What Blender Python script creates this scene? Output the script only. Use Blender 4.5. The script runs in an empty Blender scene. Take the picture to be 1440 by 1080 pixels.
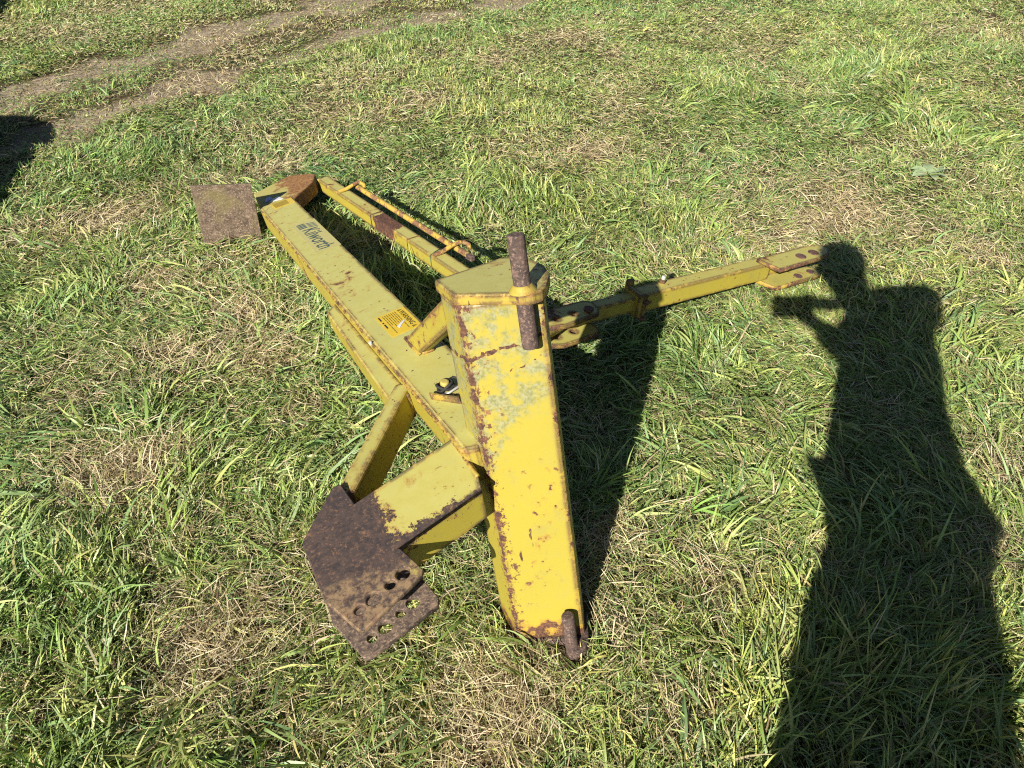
import bpy, bmesh, math, random
import numpy as np
from mathutils import Matrix, Vector

random.seed(7)
rng = np.random.default_rng(11)
scene = bpy.context.scene
col = scene.collection
R = math.radians

# ------------------------------------------------------------------ camera
cam_d = bpy.data.cameras.new('camera')
cam_o = bpy.data.objects.new('camera', cam_d)
col.objects.link(cam_o)
cam_o.location = (0.0, 0.0, 1.6)
cam_o.rotation_euler = (R(90 - 40.5), 0, 0)
cam_d.sensor_width = 36.0
cam_d.lens = 36.0 * 1015 / 1440
cam_d.clip_start = 0.01
cam_d.clip_end = 2000
scene.camera = cam_o

# ------------------------------------------------------------------ sky, sun, exposure
SUN_EL, SUN_AZ = 31.6, 24.05        # light travels towards azimuth 24 deg right of forward
world = bpy.data.worlds.new('World')
scene.world = world
world.use_nodes = True
wn = world.node_tree
sky = wn.nodes.new('ShaderNodeTexSky')
sky.sky_type = 'NISHITA'
sky.sun_disc = False
sky.sun_elevation = R(SUN_EL)
sky.sun_rotation = R(180 + SUN_AZ)
sky.dust_density = 0.3
sky.air_density = 0.55
bg = wn.nodes['Background']
wn.links.new(sky.outputs[0], bg.inputs[0])
bg.inputs[1].default_value = 0.05
sun_d = bpy.data.lights.new('sun', 'SUN')
sun_d.energy = 5.0
sun_d.angle = R(0.53)
sun_d.color = (1.0, 0.95, 0.86)
sun_o = bpy.data.objects.new('sun', sun_d)
col.objects.link(sun_o)
D = Vector((math.cos(R(SUN_EL)) * math.sin(R(SUN_AZ)), math.cos(R(SUN_EL)) * math.cos(R(SUN_AZ)), -math.sin(R(SUN_EL))))
sun_o.rotation_euler = D.to_track_quat('-Z', 'Y').to_euler()
sun_o.location = (-3, -5, 8)
vs = scene.view_settings
vs.view_transform = 'Standard'
vs.look = 'None'
vs.exposure = 1.0
vs.gamma = 1.0
scene.cycles.use_denoising = False
scene.cycles.filter_width = 1.15
scene.cycles.max_bounces = 5
scene.cycles.diffuse_bounces = 3
scene.cycles.transparent_max_bounces = 4

# ------------------------------------------------------------------ helpers
def tag(o, label=None, cat=None, group=None, kind=None):
    if label: o['label'] = label
    if cat: o['category'] = cat
    if group: o['group'] = group
    if kind: o['kind'] = kind
    return o

def empty(name, loc=(0, 0, 0)):
    o = bpy.data.objects.new(name, None)
    o.empty_display_size = 0.1
    col.objects.link(o)
    o.location = loc
    return o

def link(name, me, mat, parent=None, mw=None):
    """mw is the world matrix of the object; parents are pure translations."""
    o = bpy.data.objects.new(name, me)
    col.objects.link(o)
    if mat is not None and len(me.materials) == 0:
        me.materials.append(mat)
    mw = mw if mw is not None else Matrix()
    if parent is not None:
        o.parent = parent
        pm = parent['_mw'] if '_mw' in parent else None
        pw = PW.get(parent.name, Matrix.Translation(parent.location))
        o.matrix_basis = pw.inverted() @ mw
    else:
        o.matrix_basis = mw
    PW[o.name] = mw.copy()
    return o
PW = {}

def mesh_bm(bm, smooth=False):
    me = bpy.data.meshes.new('m')
    bmesh.ops.recalc_face_normals(bm, faces=bm.faces)
    bm.to_mesh(me); bm.free()
    if smooth:
        me.polygons.foreach_set('use_smooth', [True] * len(me.polygons))
    return me

def bevel(bm, w, seg=2):
    if w > 0:
        bmesh.ops.bevel(bm, geom=[e for e in bm.edges if e.calc_face_angle(0) > 0.3], offset=w, segments=seg, profile=0.5, affect='EDGES')

def box_me(x0, x1, y0, y1, z0, z1, bv=0.003, seg=2):
    bm = bmesh.new()
    vs_ = [bm.verts.new((x, y, z)) for z in (z0, z1) for y in (y0, y1) for x in (x0, x1)]
    for f in ((0, 2, 3, 1), (4, 5, 7, 6), (0, 1, 5, 4), (1, 3, 7, 5), (3, 2, 6, 7), (2, 0, 4, 6)):
        bm.faces.new([vs_[i] for i in f])
    bmesh.ops.recalc_face_normals(bm, faces=bm.faces)
    bevel(bm, bv, seg)
    return mesh_bm(bm)

def prism_me(poly, z0, z1, bv=0.003, top=None):
    bm = bmesh.new()
    a = [bm.verts.new((p[0], p[1], z0)) for p in poly]
    b = [bm.verts.new((p[0], p[1], z1)) for p in (top or poly)]
    n = len(poly)
    bm.faces.new(a[::-1]); bm.faces.new(b)
    for i in range(n):
        bm.faces.new((a[i], a[(i + 1) % n], b[(i + 1) % n], b[i]))
    bmesh.ops.recalc_face_normals(bm, faces=bm.faces)
    bevel(bm, bv, 2)
    return mesh_bm(bm)

def curve_to_mesh(cu):
    o = bpy.data.objects.new('tmp', cu)
    col.objects.link(o)
    dg = bpy.context.evaluated_depsgraph_get()
    me = bpy.data.meshes.new_from_object(o.evaluated_get(dg))
    bpy.data.objects.remove(o)
    bpy.data.curves.remove(cu)
    return me

def plate_me(outline, holes, z0, z1, bv=0.0015):
    """flat plate with round holes (x, y, rx, ry)."""
    cu = bpy.data.curves.new('p', 'CURVE')
    cu.dimensions = '2D'; cu.fill_mode = 'BOTH'
    cu.extrude = (z1 - z0) / 2 - bv
    cu.bevel_depth = bv; cu.bevel_resolution = 1; cu.offset = -bv
    rings = [outline] + [[(h[0] + h[2] * math.cos(t * math.tau / 20), h[1] + h[3] * math.sin(t * math.tau / 20)) for t in range(20)] for h in holes]
    for r in rings:
        s = cu.splines.new('POLY'); s.points.add(len(r) - 1)
        for i, p in enumerate(r): s.points[i].co = (p[0], p[1], 0, 1)
        s.use_cyclic_u = True
    me = curve_to_mesh(cu)
    me.transform(Matrix.Translation((0, 0, (z0 + z1) / 2)))
    return me

def tube_me(pts, r, res=5, caps=True, cyclic=False):
    cu = bpy.data.curves.new('t', 'CURVE')
    cu.dimensions = '3D'; cu.bevel_depth = r; cu.bevel_resolution = res; cu.use_fill_caps = caps
    s = cu.splines.new('POLY'); s.points.add(len(pts) - 1)
    for i, p in enumerate(pts): s.points[i].co = (*p, 1)
    s.use_cyclic_u = cyclic
    me = curve_to_mesh(cu)
    return me

def cyl_me(p0, p1, r, seg=24, bv=0.002, r2=None):
    p0, p1 = Vector(p0), Vector(p1)
    bm = bmesh.new()
    bmesh.ops.create_cone(bm, cap_ends=True, segments=seg, radius1=r, radius2=r if r2 is None else r2, depth=(p1 - p0).length)
    bevel(bm, bv, 2)
    q = (p1 - p0).to_track_quat('Z', 'Y').to_matrix().to_4x4()
    bmesh.ops.transform(bm, matrix=Matrix.Translation((p0 + p1) / 2) @ q, verts=bm.verts)
    me = mesh_bm(bm)
    return me

def bead_me(pts, r, seed=0, step=0.006):
    """lumpy weld bead along a polyline."""
    rr = random.Random(seed)
    P = [Vector(p) for p in pts]
    path = []
    for a, b in zip(P[:-1], P[1:]):
        n = max(2, int((b - a).length / step))
        path += [a.lerp(b, i / n) for i in range(n)]
    path.append(P[-1])
    bm = bmesh.new(); prev = None
    for i, p in enumerate(path):
        t = (path[min(i + 1, len(path) - 1)] - path[max(i - 1, 0)]).normalized()
        u = t.orthogonal().normalized(); v = t.cross(u)
        rad = r * rr.uniform(0.75, 1.2)
        jit = Vector((rr.gauss(0, r * .12), rr.gauss(0, r * .12), rr.gauss(0, r * .12)))
        ring = [bm.verts.new(p + jit + (u * math.cos(k * math.tau / 6) + v * math.sin(k * math.tau / 6)) * rad) for k in range(6)]
        if prev:
            for k in range(6): bm.faces.new((prev[k], prev[(k + 1) % 6], ring[(k + 1) % 6], ring[k]))
        else: bm.faces.new(ring[::-1])
        prev = ring
    bm.faces.new(prev)
    return mesh_bm(bm, True)

def frame(O, ex, ey, ez):
    m = Matrix.Identity(4)
    for i, e in enumerate((ex, ey, ez)):
        for k in range(3): m[k][i] = e[k]
    for k in range(3): m[k][3] = O[k]
    return m

# ------------------------------------------------------------------ materials
class NT:
    def __init__(s, name):
        s.m = bpy.data.materials.new(name); s.m.use_nodes = True
        s.t = s.m.node_tree; s.t.nodes.clear()
        s.out = s.n('ShaderNodeOutputMaterial')
    def n(s, typ, **kw):
        nd = s.t.nodes.new(typ)
        for k, v in kw.items(): setattr(nd, k, v)
        return nd
    def l(s, a, b): s.t.links.new(a, b)
    def inp(s, sock, v):
        if hasattr(v, 'is_linked') or isinstance(v, bpy.types.NodeSocket): s.l(v, sock)
        elif isinstance(v, tuple) and len(v) == 3 and sock.type == 'RGBA': sock.default_value = (*v, 1)
        else: sock.default_value = v
    def math(s, op, a, b=0.0, c=None, clamp=False):
        nd = s.n('ShaderNodeMath', operation=op, use_clamp=clamp)
        s.inp(nd.inputs[0], a); s.inp(nd.inputs[1], b)
        if c is not None: s.inp(nd.inputs[2], c)
        return nd.outputs[0]
    def ramp(s, v, lo, hi):
        nd = s.n('ShaderNodeMapRange', interpolation_type='SMOOTHSTEP')
        s.inp(nd.inputs[0], v)
        s.inp(nd.inputs[1], lo); s.inp(nd.inputs[2], hi)
        return nd.outputs[0]
    def mix(s, f, a, b):
        nd = s.n('ShaderNodeMix', data_type='RGBA')
        s.inp(nd.inputs[0], f); s.inp(nd.inputs[6], a); s.inp(nd.inputs[7], b)
        return nd.outputs[2]
    def noise(s, vec, scale, detail=5.0, rough=0.6, dist=0.0):
        nd = s.n('ShaderNodeTexNoise')
        s.inp(nd.inputs['Vector'], vec)
        nd.inputs['Scale'].default_value = scale; nd.inputs['Detail'].default_value = detail
        nd.inputs['Roughness'].default_value = rough; nd.inputs['Distortion'].default_value = dist
        return nd.outputs[0]
    def vec(s, sc=(1, 1, 1), off=(0, 0, 0)):
        tc = s.n('ShaderNodeTexCoord'); mp = s.n('ShaderNodeMapping')
        s.l(tc.outputs['Object'], mp.inputs[0])
        mp.inputs['Scale'].default_value = sc; mp.inputs['Location'].default_value = off
        return mp.outputs[0]

def speck(t, v, c, dark, lite):
    f = t.noise(v, 150, 4, .75)
    c = t.mix(t.math('MULTIPLY', t.ramp(f, .52, .66), .65), c, lite)
    return t.mix(t.math('MULTIPLY', t.ramp(t.noise(v, 210, 3, .7), .54, .64), .6), c, dark)

def rust_color(t, v, dark=(.040, .021, .017), mid=(.11, .050, .030), lite=(.27, .125, .050)):
    a = t.noise(v, 60, 6, .7); b = t.noise(v, 14, 4, .6)
    c = t.mix(t.ramp(a, .35, .62), dark, mid)
    return t.mix(t.math('MULTIPLY', t.ramp(b, .5, .72), t.ramp(a, .45, .7)), speck(t, v, c, dark, lite), lite), a

def paint(name, rust=0.0, edge=1.0, moss=None, rustmask=None, seed=0.0, up_amt=1.0, spots=1.0, pal=None, stain=None):
    """weathered yellow implement paint; moss / rustmask are callables (t, vec) -> socket 0..1"""
    t = NT(name)
    v = t.vec(off=(seed, seed * .7, seed * .3))
    raw = t.vec()
    geo = t.n('ShaderNodeNewGeometry')
    # paint colour with random tone, mixed paler on faces that point up
    big = t.noise(v, 4, 4, .55); fine = t.noise(v, 130, 4, .7); mid = t.noise(v, 28, 5, .65)
    ycol = t.mix(t.ramp(big, .3, .75), (.345, .280, .036), (.315, .262, .042))
    ycol = t.mix(t.math('MULTIPLY', t.ramp(mid, .48, .75), .35), ycol, (.275, .240, .075))
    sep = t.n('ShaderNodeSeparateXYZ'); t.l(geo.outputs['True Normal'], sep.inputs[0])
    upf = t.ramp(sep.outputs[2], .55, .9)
    up_pale = t.math('MULTIPLY', upf, t.math('MULTIPLY_ADD', t.ramp(mid, .25, .7), .35, .62))
    ycol = t.mix(t.math('MULTIPLY', up_pale, up_amt), ycol, (.410, .385, .125))
    grime = t.math('MULTIPLY', t.ramp(t.noise(v, 7, 6, .7), .52, .8), .35)
    ycol = t.mix(grime, ycol, (.17, .145, .05))
    # worn edges
    bv = t.n('ShaderNodeBevel', samples=6); bv.inputs[0].default_value = .020
    dt = t.n('ShaderNodeVectorMath', operation='DOT_PRODUCT')
    t.l(bv.outputs[0], dt.inputs[0]); t.l(geo.outputs['True Normal'], dt.inputs[1])
    e = t.ramp(t.math('SUBTRACT', 1.0, dt.outputs['Value']), .002, .03)
    en = t.noise(v, 17, 6, .72)
    emask = t.math('MULTIPLY', e, t.ramp(en, .60 - .13 * edge, .65 - .12 * edge))
    # rust patches, chips and spots
    pn = t.noise(v, 10, 7, .68, .6)
    pmask = t.ramp(pn, .665 - .16 * rust, .70 - .16 * rust)
    sp = t.noise(v, 55, 3, .6)
    smask = t.math('MULTIPLY', t.ramp(sp, .645, .68), t.ramp(t.noise(v, 6, 3, .5), .45, .6))
    smask = t.math('MULTIPLY', smask, spots)
    sv = t.vec(sc=(1, 1, .22), off=(3 + seed, 1, 2))
    scr = t.math('MULTIPLY', t.ramp(t.noise(sv, 42, 4, .6), .675, .70), spots)
    m = t.math('MAXIMUM', t.math('MAXIMUM', emask, pmask), t.math('MAXIMUM', smask, scr))
    halo = t.math('MAXIMUM', t.math('MULTIPLY', e, t.ramp(en, .47 - .13 * edge, .62 - .12 * edge)), t.ramp(pn, .60 - .16 * rust, .70 - .16 * rust))
    halo = t.math('MAXIMUM', halo, t.math('MULTIPLY', t.ramp(sp, .57, .66), t.math('MULTIPLY', t.ramp(t.noise(v, 6, 3, .5), .45, .6), .6 * spots)))
    if rustmask is not None:
        rm = rustmask(t, raw, big, mid)
        m = t.math('MAXIMUM', m, t.ramp(rm, .5, .58)); halo = t.math('MAXIMUM', halo, t.ramp(rm, .36, .55))
    rc, rn = rust_color(t, v, *pal) if pal else rust_color(t, v)
    if moss is not None:
        mm = moss(t, raw, mid, fine)
        mc = t.mix(t.ramp(fine, .35, .65), (.140, .150, .060), (.265, .265, .165))
        ycol = t.mix(mm, ycol, mc)
    c = t.mix(t.math('MULTIPLY', halo, .75), ycol, (.30, .140, .036))
    if stain is not None: rc = t.mix(stain[0](t, raw), rc, stain[1])
    c = t.mix(m, c, rc)
    bsdf = t.n('ShaderNodeBsdfPrincipled')
    t.l(c, bsdf.inputs['Base Color'])
    rgh = t.math('MULTIPLY_ADD', m, .35, t.math('MULTIPLY_ADD', mid, .25, .38), clamp=True)
    t.l(rgh, bsdf.inputs['Roughness'])
    bsdf.inputs['Specular IOR Level'].default_value = .35
    h = t.math('ADD', t.math('MULTIPLY', m, t.math('MULTIPLY_ADD', rn, .8, -.75)), t.math('MULTIPLY', fine, .08))
    h = t.math('ADD', h, t.math('MULTIPLY', big, .5))
    bp = t.n('ShaderNodeBump'); bp.inputs['Strength'].default_value = .45; bp.inputs['Distance'].default_value = .003
    t.l(h, bp.inputs['Height']); t.l(bp.outputs[0], bsdf.inputs['Normal'])
    t.l(bsdf.outputs[0], t.out.inputs[0])
    return t.m

def rusty(name, dark, midc, lite, seed=0.0, stain=None, yellow=0.0, rough=.85):
    t = NT(name); v = t.vec(off=(seed, seed, seed))
    c, a = rust_color(t, v, dark, midc, lite)
    f = t.noise(v, 150, 4, .75)
    c = t.mix(t.math('MULTIPLY', t.ramp(f, .50, .66), .75), c, lite)
    c = t.mix(t.math('MULTIPLY', t.ramp(t.noise(v, 210, 3, .7), .54, .64), .7), c, dark)
    if stain is not None:
        st, colr = stain
        c = t.mix(st(t, t.vec(), a), c, colr)
    if yellow > 0:
        y = t.ramp(t.noise(v, 22, 6, .7), .62 - .2 * yellow, .66 - .2 * yellow)
        c = t.mix(y, c, (.40, .27, .05))
    b = t.n('ShaderNodeBsdfPrincipled'); t.l(c, b.inputs['Base Color'])
    b.inputs['Roughness'].default_value = rough; b.inputs['Specular IOR Level'].default_value = .25
    bp = t.n('ShaderNodeBump'); bp.inputs['Strength'].default_value = .6; bp.inputs['Distance'].default_value = .0025
    t.l(t.math('ADD', t.math('MULTIPLY', a, .7), t.math('MULTIPLY', f, .4)), bp.inputs['Height']); t.l(bp.outputs[0], b.inputs['Normal'])
    t.l(b.outputs[0], t.out.inputs[0])
    return t.m

def plain(name, c, rough=.6, var=.25, metal=0.0, spec=.4, scale=30):
    t = NT(name); v = t.vec()
    n = t.noise(v, scale, 4, .6)
    cc = t.mix(t.math('MULTIPLY', t.ramp(n, .35, .7), var), c, tuple(x * .45 for x in c))
    b = t.n('ShaderNodeBsdfPrincipled'); t.l(cc, b.inputs['Base Color'])
    b.inputs['Roughness'].default_value = rough; b.inputs['Metallic'].default_value = metal
    b.inputs['Specular IOR Level'].default_value = spec
    t.l(b.outputs[0], t.out.inputs[0])
    return t.m

def axis(t, raw, i):
    s = t.n('ShaderNodeSeparateXYZ'); t.l(raw, s.inputs[0]); return s.outputs[i]

def mast_moss(t, raw, mid, fine):
    z = axis(t, raw, 2); x = axis(t, raw, 0)
    zz = t.math('ADD', z, t.math('MULTIPLY', x, -1.2))          # patch runs lower on the left
    zz = t.math('ADD', zz, t.math('MULTIPLY_ADD', t.noise(raw, 9, 5, .65), .36, -.18))
    up = t.ramp(zz, .455, .50)
    br = t.ramp(t.noise(raw, 24, 6, .7), .40, .58)
    return t.math('MULTIPLY', up, t.math('MULTIPLY', br, .85))

def mast_rust(t, raw, big, mid):
    z = axis(t, raw, 2); x = axis(t, raw, 0)
    low = t.math('SUBTRACT', 1.0, t.ramp(z, .0, .11))
    a = t.math('MULTIPLY', low, t.math('MULTIPLY_ADD', mid, 1.25, -.05))
    # long brush-like scar across the face near the top
    n = t.noise(raw, 13, 5, .6)
    d = t.math('ABSOLUTE', t.math('ADD', t.math('SUBTRACT', z, t.math('MULTIPLY_ADD', x, .22, .735)), t.math('MULTIPLY_ADD', n, .05, -.025)))
    s1 = t.math('MULTIPLY', t.math('SUBTRACT', 1.0, t.ramp(d, .002, .008)), t.ramp(mid, .40, .55))
    d2 = t.math('ABSOLUTE', t.math('ADD', t.math('SUBTRACT', z, t.math('MULTIPLY_ADD', x, .34, .672)), t.math('MULTIPLY_ADD', n, .06, -.03)))
    s2 = t.math('MULTIPLY', t.math('SUBTRACT', 1.0, t.ramp(d2, .001, .005)), t.ramp(x, .05, .08))
    y = axis(t, raw, 1)
    def near_edge(x0, y0, r0, r1, k):
        d = t.math('SQRT', t.math('ADD', t.math('POWER', t.math('SUBTRACT', x, x0), 2.0), t.math('POWER', t.math('SUBTRACT', y, y0), 2.0)))
        d = t.math('ADD', d, t.math('MULTIPLY_ADD', t.noise(raw, 22, 6, .72), .09, -.045 - k))
        return t.math('SUBTRACT', 1.0, t.ramp(d, r0, r1))
    a = t.math('MAXIMUM', a, t.math('MULTIPLY', near_edge(.0, .0, .0, .03, .012), t.ramp(t.noise(raw, 60, 5, .75), .50, .60)))
    a = t.math('MAXIMUM', a, near_edge(.002, .002, .0, .016, -.005))
    a = t.math('MAXIMUM', a, near_edge(.156, .036, .0, .014, -.008))
    return t.math('MAXIMUM', a, t.math('MAXIMUM', s1, t.math('MULTIPLY', s2, t.ramp(mid, .42, .56))))

def arm_rust(t, raw, big, mid):
    x = axis(t, raw, 0); y = axis(t, raw, 1)
    # rust eats into the paint from the fork end and along the near edge
    g = t.math('MULTIPLY_ADD', t.noise(raw, 26, 6, .75), .13, -.065)
    a = t.math('SUBTRACT', 1.0, t.ramp(t.math('ADD', t.math('ADD', x, g), t.math('MULTIPLY_ADD', t.noise(raw, 75, 4, .7), .10, -.05)), -.262, -.125))
    # and along the near top edge
    ye = t.math('SUBTRACT', t.math('ADD', y, t.math('MULTIPLY', x, -.155)), -.153)
    z = axis(t, raw, 2)
    d = t.math('SQRT', t.math('ADD', t.math('POWER', ye, 2.0), t.math('POWER', z, 2.0)))
    d = t.math('ADD', d, t.math('MULTIPLY_ADD', t.noise(raw, 24, 6, .75), .14, -.066))
    d = t.math('ADD', d, t.math('MULTIPLY', x, .05))
    return t.math('MULTIPLY', t.math('MAXIMUM', a, t.math('SUBTRACT', 1.0, t.ramp(d, .0, .022))), 1.05)

def lip_stain(t, raw):
    yy = t.math('ADD', axis(t, raw, 1), t.math('ADD', t.math('MULTIPLY', axis(t, raw, 0), .25), t.math('MULTIPLY_ADD', t.noise(raw, 30, 5, .7), .06, -.03)))
    xx = axis(t, raw, 0)
    on = t.math('MULTIPLY', t.math('SUBTRACT', 1.0, t.ramp(yy, -.285, -.262)), t.math('SUBTRACT', 1.0, t.ramp(xx, -.19, -.17)))
    return t.math('MULTIPLY', on, t.math('MULTIPLY', t.ramp(t.noise(raw, 48, 5, .75), .40, .60), .8))

def bar_rust(t, raw, big, mid):
    x = axis(t, raw, 0)
    g = t.math('MULTIPLY_ADD', mid, .10, -.05)
    xx = t.math('ADD', x, g)
    seg = t.math('MULTIPLY', t.ramp(xx, .44, .46), t.math('SUBTRACT', 1.0, t.ramp(xx, .62, .64)))
    end = t.ramp(xx, 1.18, 1.23)
    return t.math('MULTIPLY', t.math('MAXIMUM', seg, end), t.math('MULTIPLY_ADD', t.noise(raw, 30, 5, .7), .9, .25))

def side_wear(t, raw, big, mid):
    return t.math('MULTIPLY', t.ramp(t.noise(raw, 8, 6, .7), .5, .75), .6)

M = {}
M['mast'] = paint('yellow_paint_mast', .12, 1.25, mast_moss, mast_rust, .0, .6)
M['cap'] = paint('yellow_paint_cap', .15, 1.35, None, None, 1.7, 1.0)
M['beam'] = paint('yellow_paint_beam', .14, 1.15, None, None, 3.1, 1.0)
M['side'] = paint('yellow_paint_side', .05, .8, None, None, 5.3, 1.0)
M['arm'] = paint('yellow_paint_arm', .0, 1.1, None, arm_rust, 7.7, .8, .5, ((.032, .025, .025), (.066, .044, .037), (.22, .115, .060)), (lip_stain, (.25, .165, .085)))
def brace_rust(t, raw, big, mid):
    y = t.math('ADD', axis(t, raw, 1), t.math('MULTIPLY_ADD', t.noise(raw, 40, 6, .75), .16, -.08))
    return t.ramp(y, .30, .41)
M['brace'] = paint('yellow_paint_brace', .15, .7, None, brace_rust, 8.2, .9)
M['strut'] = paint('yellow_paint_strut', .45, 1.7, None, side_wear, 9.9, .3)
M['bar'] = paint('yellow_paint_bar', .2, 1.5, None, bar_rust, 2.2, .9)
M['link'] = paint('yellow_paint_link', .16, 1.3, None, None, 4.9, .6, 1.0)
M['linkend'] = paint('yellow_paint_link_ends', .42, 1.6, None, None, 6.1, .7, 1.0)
M['rod'] = rusty('flaking_rod', (.10, .05, .03), (.22, .11, .05), (.32, .20, .10), 1.0, None, .75)
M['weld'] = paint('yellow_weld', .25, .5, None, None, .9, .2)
M['pin'] = rusty('rusty_pin_steel', (.050, .036, .032), (.115, .075, .058), (.22, .145, .11), 2.0)
M['fork'] = rusty('rusty_fork_plate', (.030, .024, .025), (.058, .043, .039), (.21, .115, .065), 3.0,
                  (lambda t, raw, a: t.math('MULTIPLY', t.math('MULTIPLY', t.ramp(t.math('ADD', axis(t, raw, 1), t.math('MULTIPLY_ADD', a, .05, -.025)), -.205, -.228), t.ramp(t.noise(raw, 40, 5, .7), .42, .62)), .75), (.25, .165, .085)))
M['forklow'] = rusty('rusty_fork_lower', (.05, .037, .032), (.14, .100, .072), (.28, .19, .125), 4.0)
M['endplate'] = rusty('rusty_end_plate', (.075, .052, .038), (.165, .118, .082), (.33, .25, .175), 5.0,
                      (lambda t, raw, a: t.math('MULTIPLY', t.ramp(t.noise(raw, 7, 5, .6), .48, .68), .6), (.19, .165, .055)))
M['tri'] = rusty('rusty_yellow_plate', (.12, .055, .025), (.27, .13, .05), (.45, .27, .09), 6.0,
                 (lambda t, raw, a: t.math('SUBTRACT', 1.0, t.ramp(t.math('ADD', axis(t, raw, 0), t.math('MULTIPLY_ADD', t.noise(raw, 16, 6, .7), .36, -.18)), .13, .17)), (.36, .315, .10)))
M['bolt'] = rusty('rusty_bolt', (.05, .03, .03), (.13, .065, .045), (.20, .11, .08), 7.0)
M['decal'] = plain('decal_film', (.40, .35, .115), .35, .1)
M['sticker'] = plain('sticker_yellow', (.55, .38, .025), .35, .12)
M['ink'] = plain('decal_ink', (.028, .060, .062), .4, .2)
M['black'] = plain('black_print', (.02, .018, .012), .45, .2)
M['fine'] = plain('fine_print', (.16, .11, .012), .45, .1)
M['white'] = plain('white_film', (.55, .54, .52), .4, .1)
M['blue'] = plain('blue_film', (.06, .12, .55), .4, .1)
M['cord'] = plain('black_cord', (.025, .024, .022), .8, .3)
M['twine'] = plain('green_twine', (.05, .10, .04), .8, .3)
M['wire'] = plain('grey_wire', (.45, .44, .40), .45, .3, .3)
M['zinc'] = plain('zinc_stud', (.62, .62, .58), .4, .3, .4)
M['yellowknob'] = plain('yellow_knob', (.42, .34, .09), .55, .3)

# ------------------------------------------------------------------ noise fields on the ground
def vnoise(x, y, size, seed):
    g = np.random.default_rng(1000 + seed).random((97, 97))
    u, v = np.asarray(x) / size + 31.7 + seed * 3.1, np.asarray(y) / size + 17.3 + seed * 1.7
    i, j = np.floor(u).astype(int), np.floor(v).astype(int)
    fu, fv = u - i, v - j
    fu = fu * fu * (3 - 2 * fu); fv = fv * fv * (3 - 2 * fv)
    a = g[i % 97, j % 97]; b = g[(i + 1) % 97, j % 97]; c = g[i % 97, (j + 1) % 97]; d = g[(i + 1) % 97, (j + 1) % 97]
    return (a * (1 - fu) + b * fu) * (1 - fv) + (c * (1 - fu) + d * fu) * fv

def fbm(x, y, size, seed, oct=3):
    s = 0; w = 0
    for k in range(oct):
        s = s + vnoise(x, y, size / 2 ** k, seed + k * 7) * .5 ** k; w += .5 ** k
    return s / w

# worn, dry spots and lush spots of this paddock: x, y, radius (m), strength
DRY = [(-1.21,1.45,.13,.9),(-1.08,1.51,.1,.5),(-.78,.87,.12,.8),(-.68,.94,.09,.6),(-.06,.75,.09,1.),(-.03,.66,.07,.8),(-.54,4.69,.16,.7),(-.78,4.44,.17,.5),(-1.27,3.65,.12,.9),(-1.35,3.52,.09,.6),(-1.61,3.44,.13,.5),(-1.82,3.16,.15,.8),(-2.01,3.06,.15,.7),(-2.2,2.92,.13,.6),(-1.04,2.32,.07,.8),(-1.48,2.53,.13,.6),(-1.25,2.07,.1,.5),(-.1,5.52,.14,.8),(.45,6.13,.16,.8),(.74,5.69,.13,.6),(1.63,3.4,.16,.5),(1.61,3.13,.17,.8),(1.47,3.06,.12,.6),(2.03,2.73,.11,.8),(3.77,6.17,.34,.6),(1.48,1.48,.08,.6),(.27,1.25,.06,.9),(.53,1.09,.06,.9),(.51,3.89,.14,.6),(1.35,6.17,.23,.3),(-.92,1.22,.12,.4),(-1.03,.8,.1,.3),(1.33,1.19,.08,.5),(.26,.98,.07,.6),(.36,.75,.07,.6),(0,.8,.1,.5),(1.88,2.99,.11,.5),(1.21,2.92,.11,.4),(-1.08,4.44,.17,.5),(-1.2,3.99,.16,.5),(-.57,2.85,.08,.7),(-.74,3.13,.08,.5),(.25,1.63,.07,.3),(-.74,1.77,.09,.35),(-.9,2.07,.09,.35),(1.71,5.78,.21,.25)]
TALL = [(0,3.52,.25,1.),(-.2,3.2,.2,.8),(.24,3.28,.21,.7),(.46,3.06,.16,.6),(-.85,2.73,.12,1.),(-.95,2.61,.12,.6),(2.58,4.69,.45,.9),(2.58,5.27,.3,.5),(2.81,4.1,.33,.8),(2.31,3.2,.2,.6),(.69,1.73,.18,.6),(.5,1.84,.17,.5),(.72,1.48,.15,.6),(-.63,1.57,.13,.5),(-.6,1.99,.1,.7),(-1.8,2.3,.16,.5),(1.37,1.34,.14,.5),(.97,1.34,.18,.7),(.89,.91,.2,.7),(.56,1.34,.12,.5),(-.96,.74,.16,.7),(-.56,.68,.14,.7),(-1.27,1.15,.11,.5),(-.41,.94,.1,.4),(-2.19,3.89,.16,.4),(-3.52,5.78,.27,.5),(.38,1.51,.11,.6),(.36,2.12,.16,.6),(-.45,2.45,.17,.9),(-.77,2.92,.16,.9),(-.22,2.3,.14,.8),(.23,1.4,.1,.6),(.04,.85,.07,.9),(.16,.9,.05,.7)]
RUTS = [[(-4.6,3.4),(-3.43,4.65),(-3.06,5.21),(-2.72,5.62),(-2.25,6.33),(-1.71,7.1),(-.4,8.9),(3,13)],
        [(-3.6,3.0),(-2.82,4.02),(-2.51,4.52),(-2.06,5.18),(-1.49,5.99),(-.5,6.97),(.8,8.6),(4,12.4)]]

def gsum(x, y, L):
    s = np.zeros_like(x)
    for (a, b, r, w) in L:
        s += w * np.exp(-((x - a) ** 2 + (y - b) ** 2) / (1.5 * r * r))
    return s

def seg_dist(x, y, P):
    d = np.full(x.shape, 1e9)
    for (ax, ay), (bx, by) in zip(P[:-1], P[1:]):
        ux, uy = bx - ax, by - ay
        t = np.clip(((x - ax) * ux + (y - ay) * uy) / (ux * ux + uy * uy), 0, 1)
        d = np.minimum(d, np.hypot(x - ax - t * ux, y - ay - t * uy))
    return d

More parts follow.
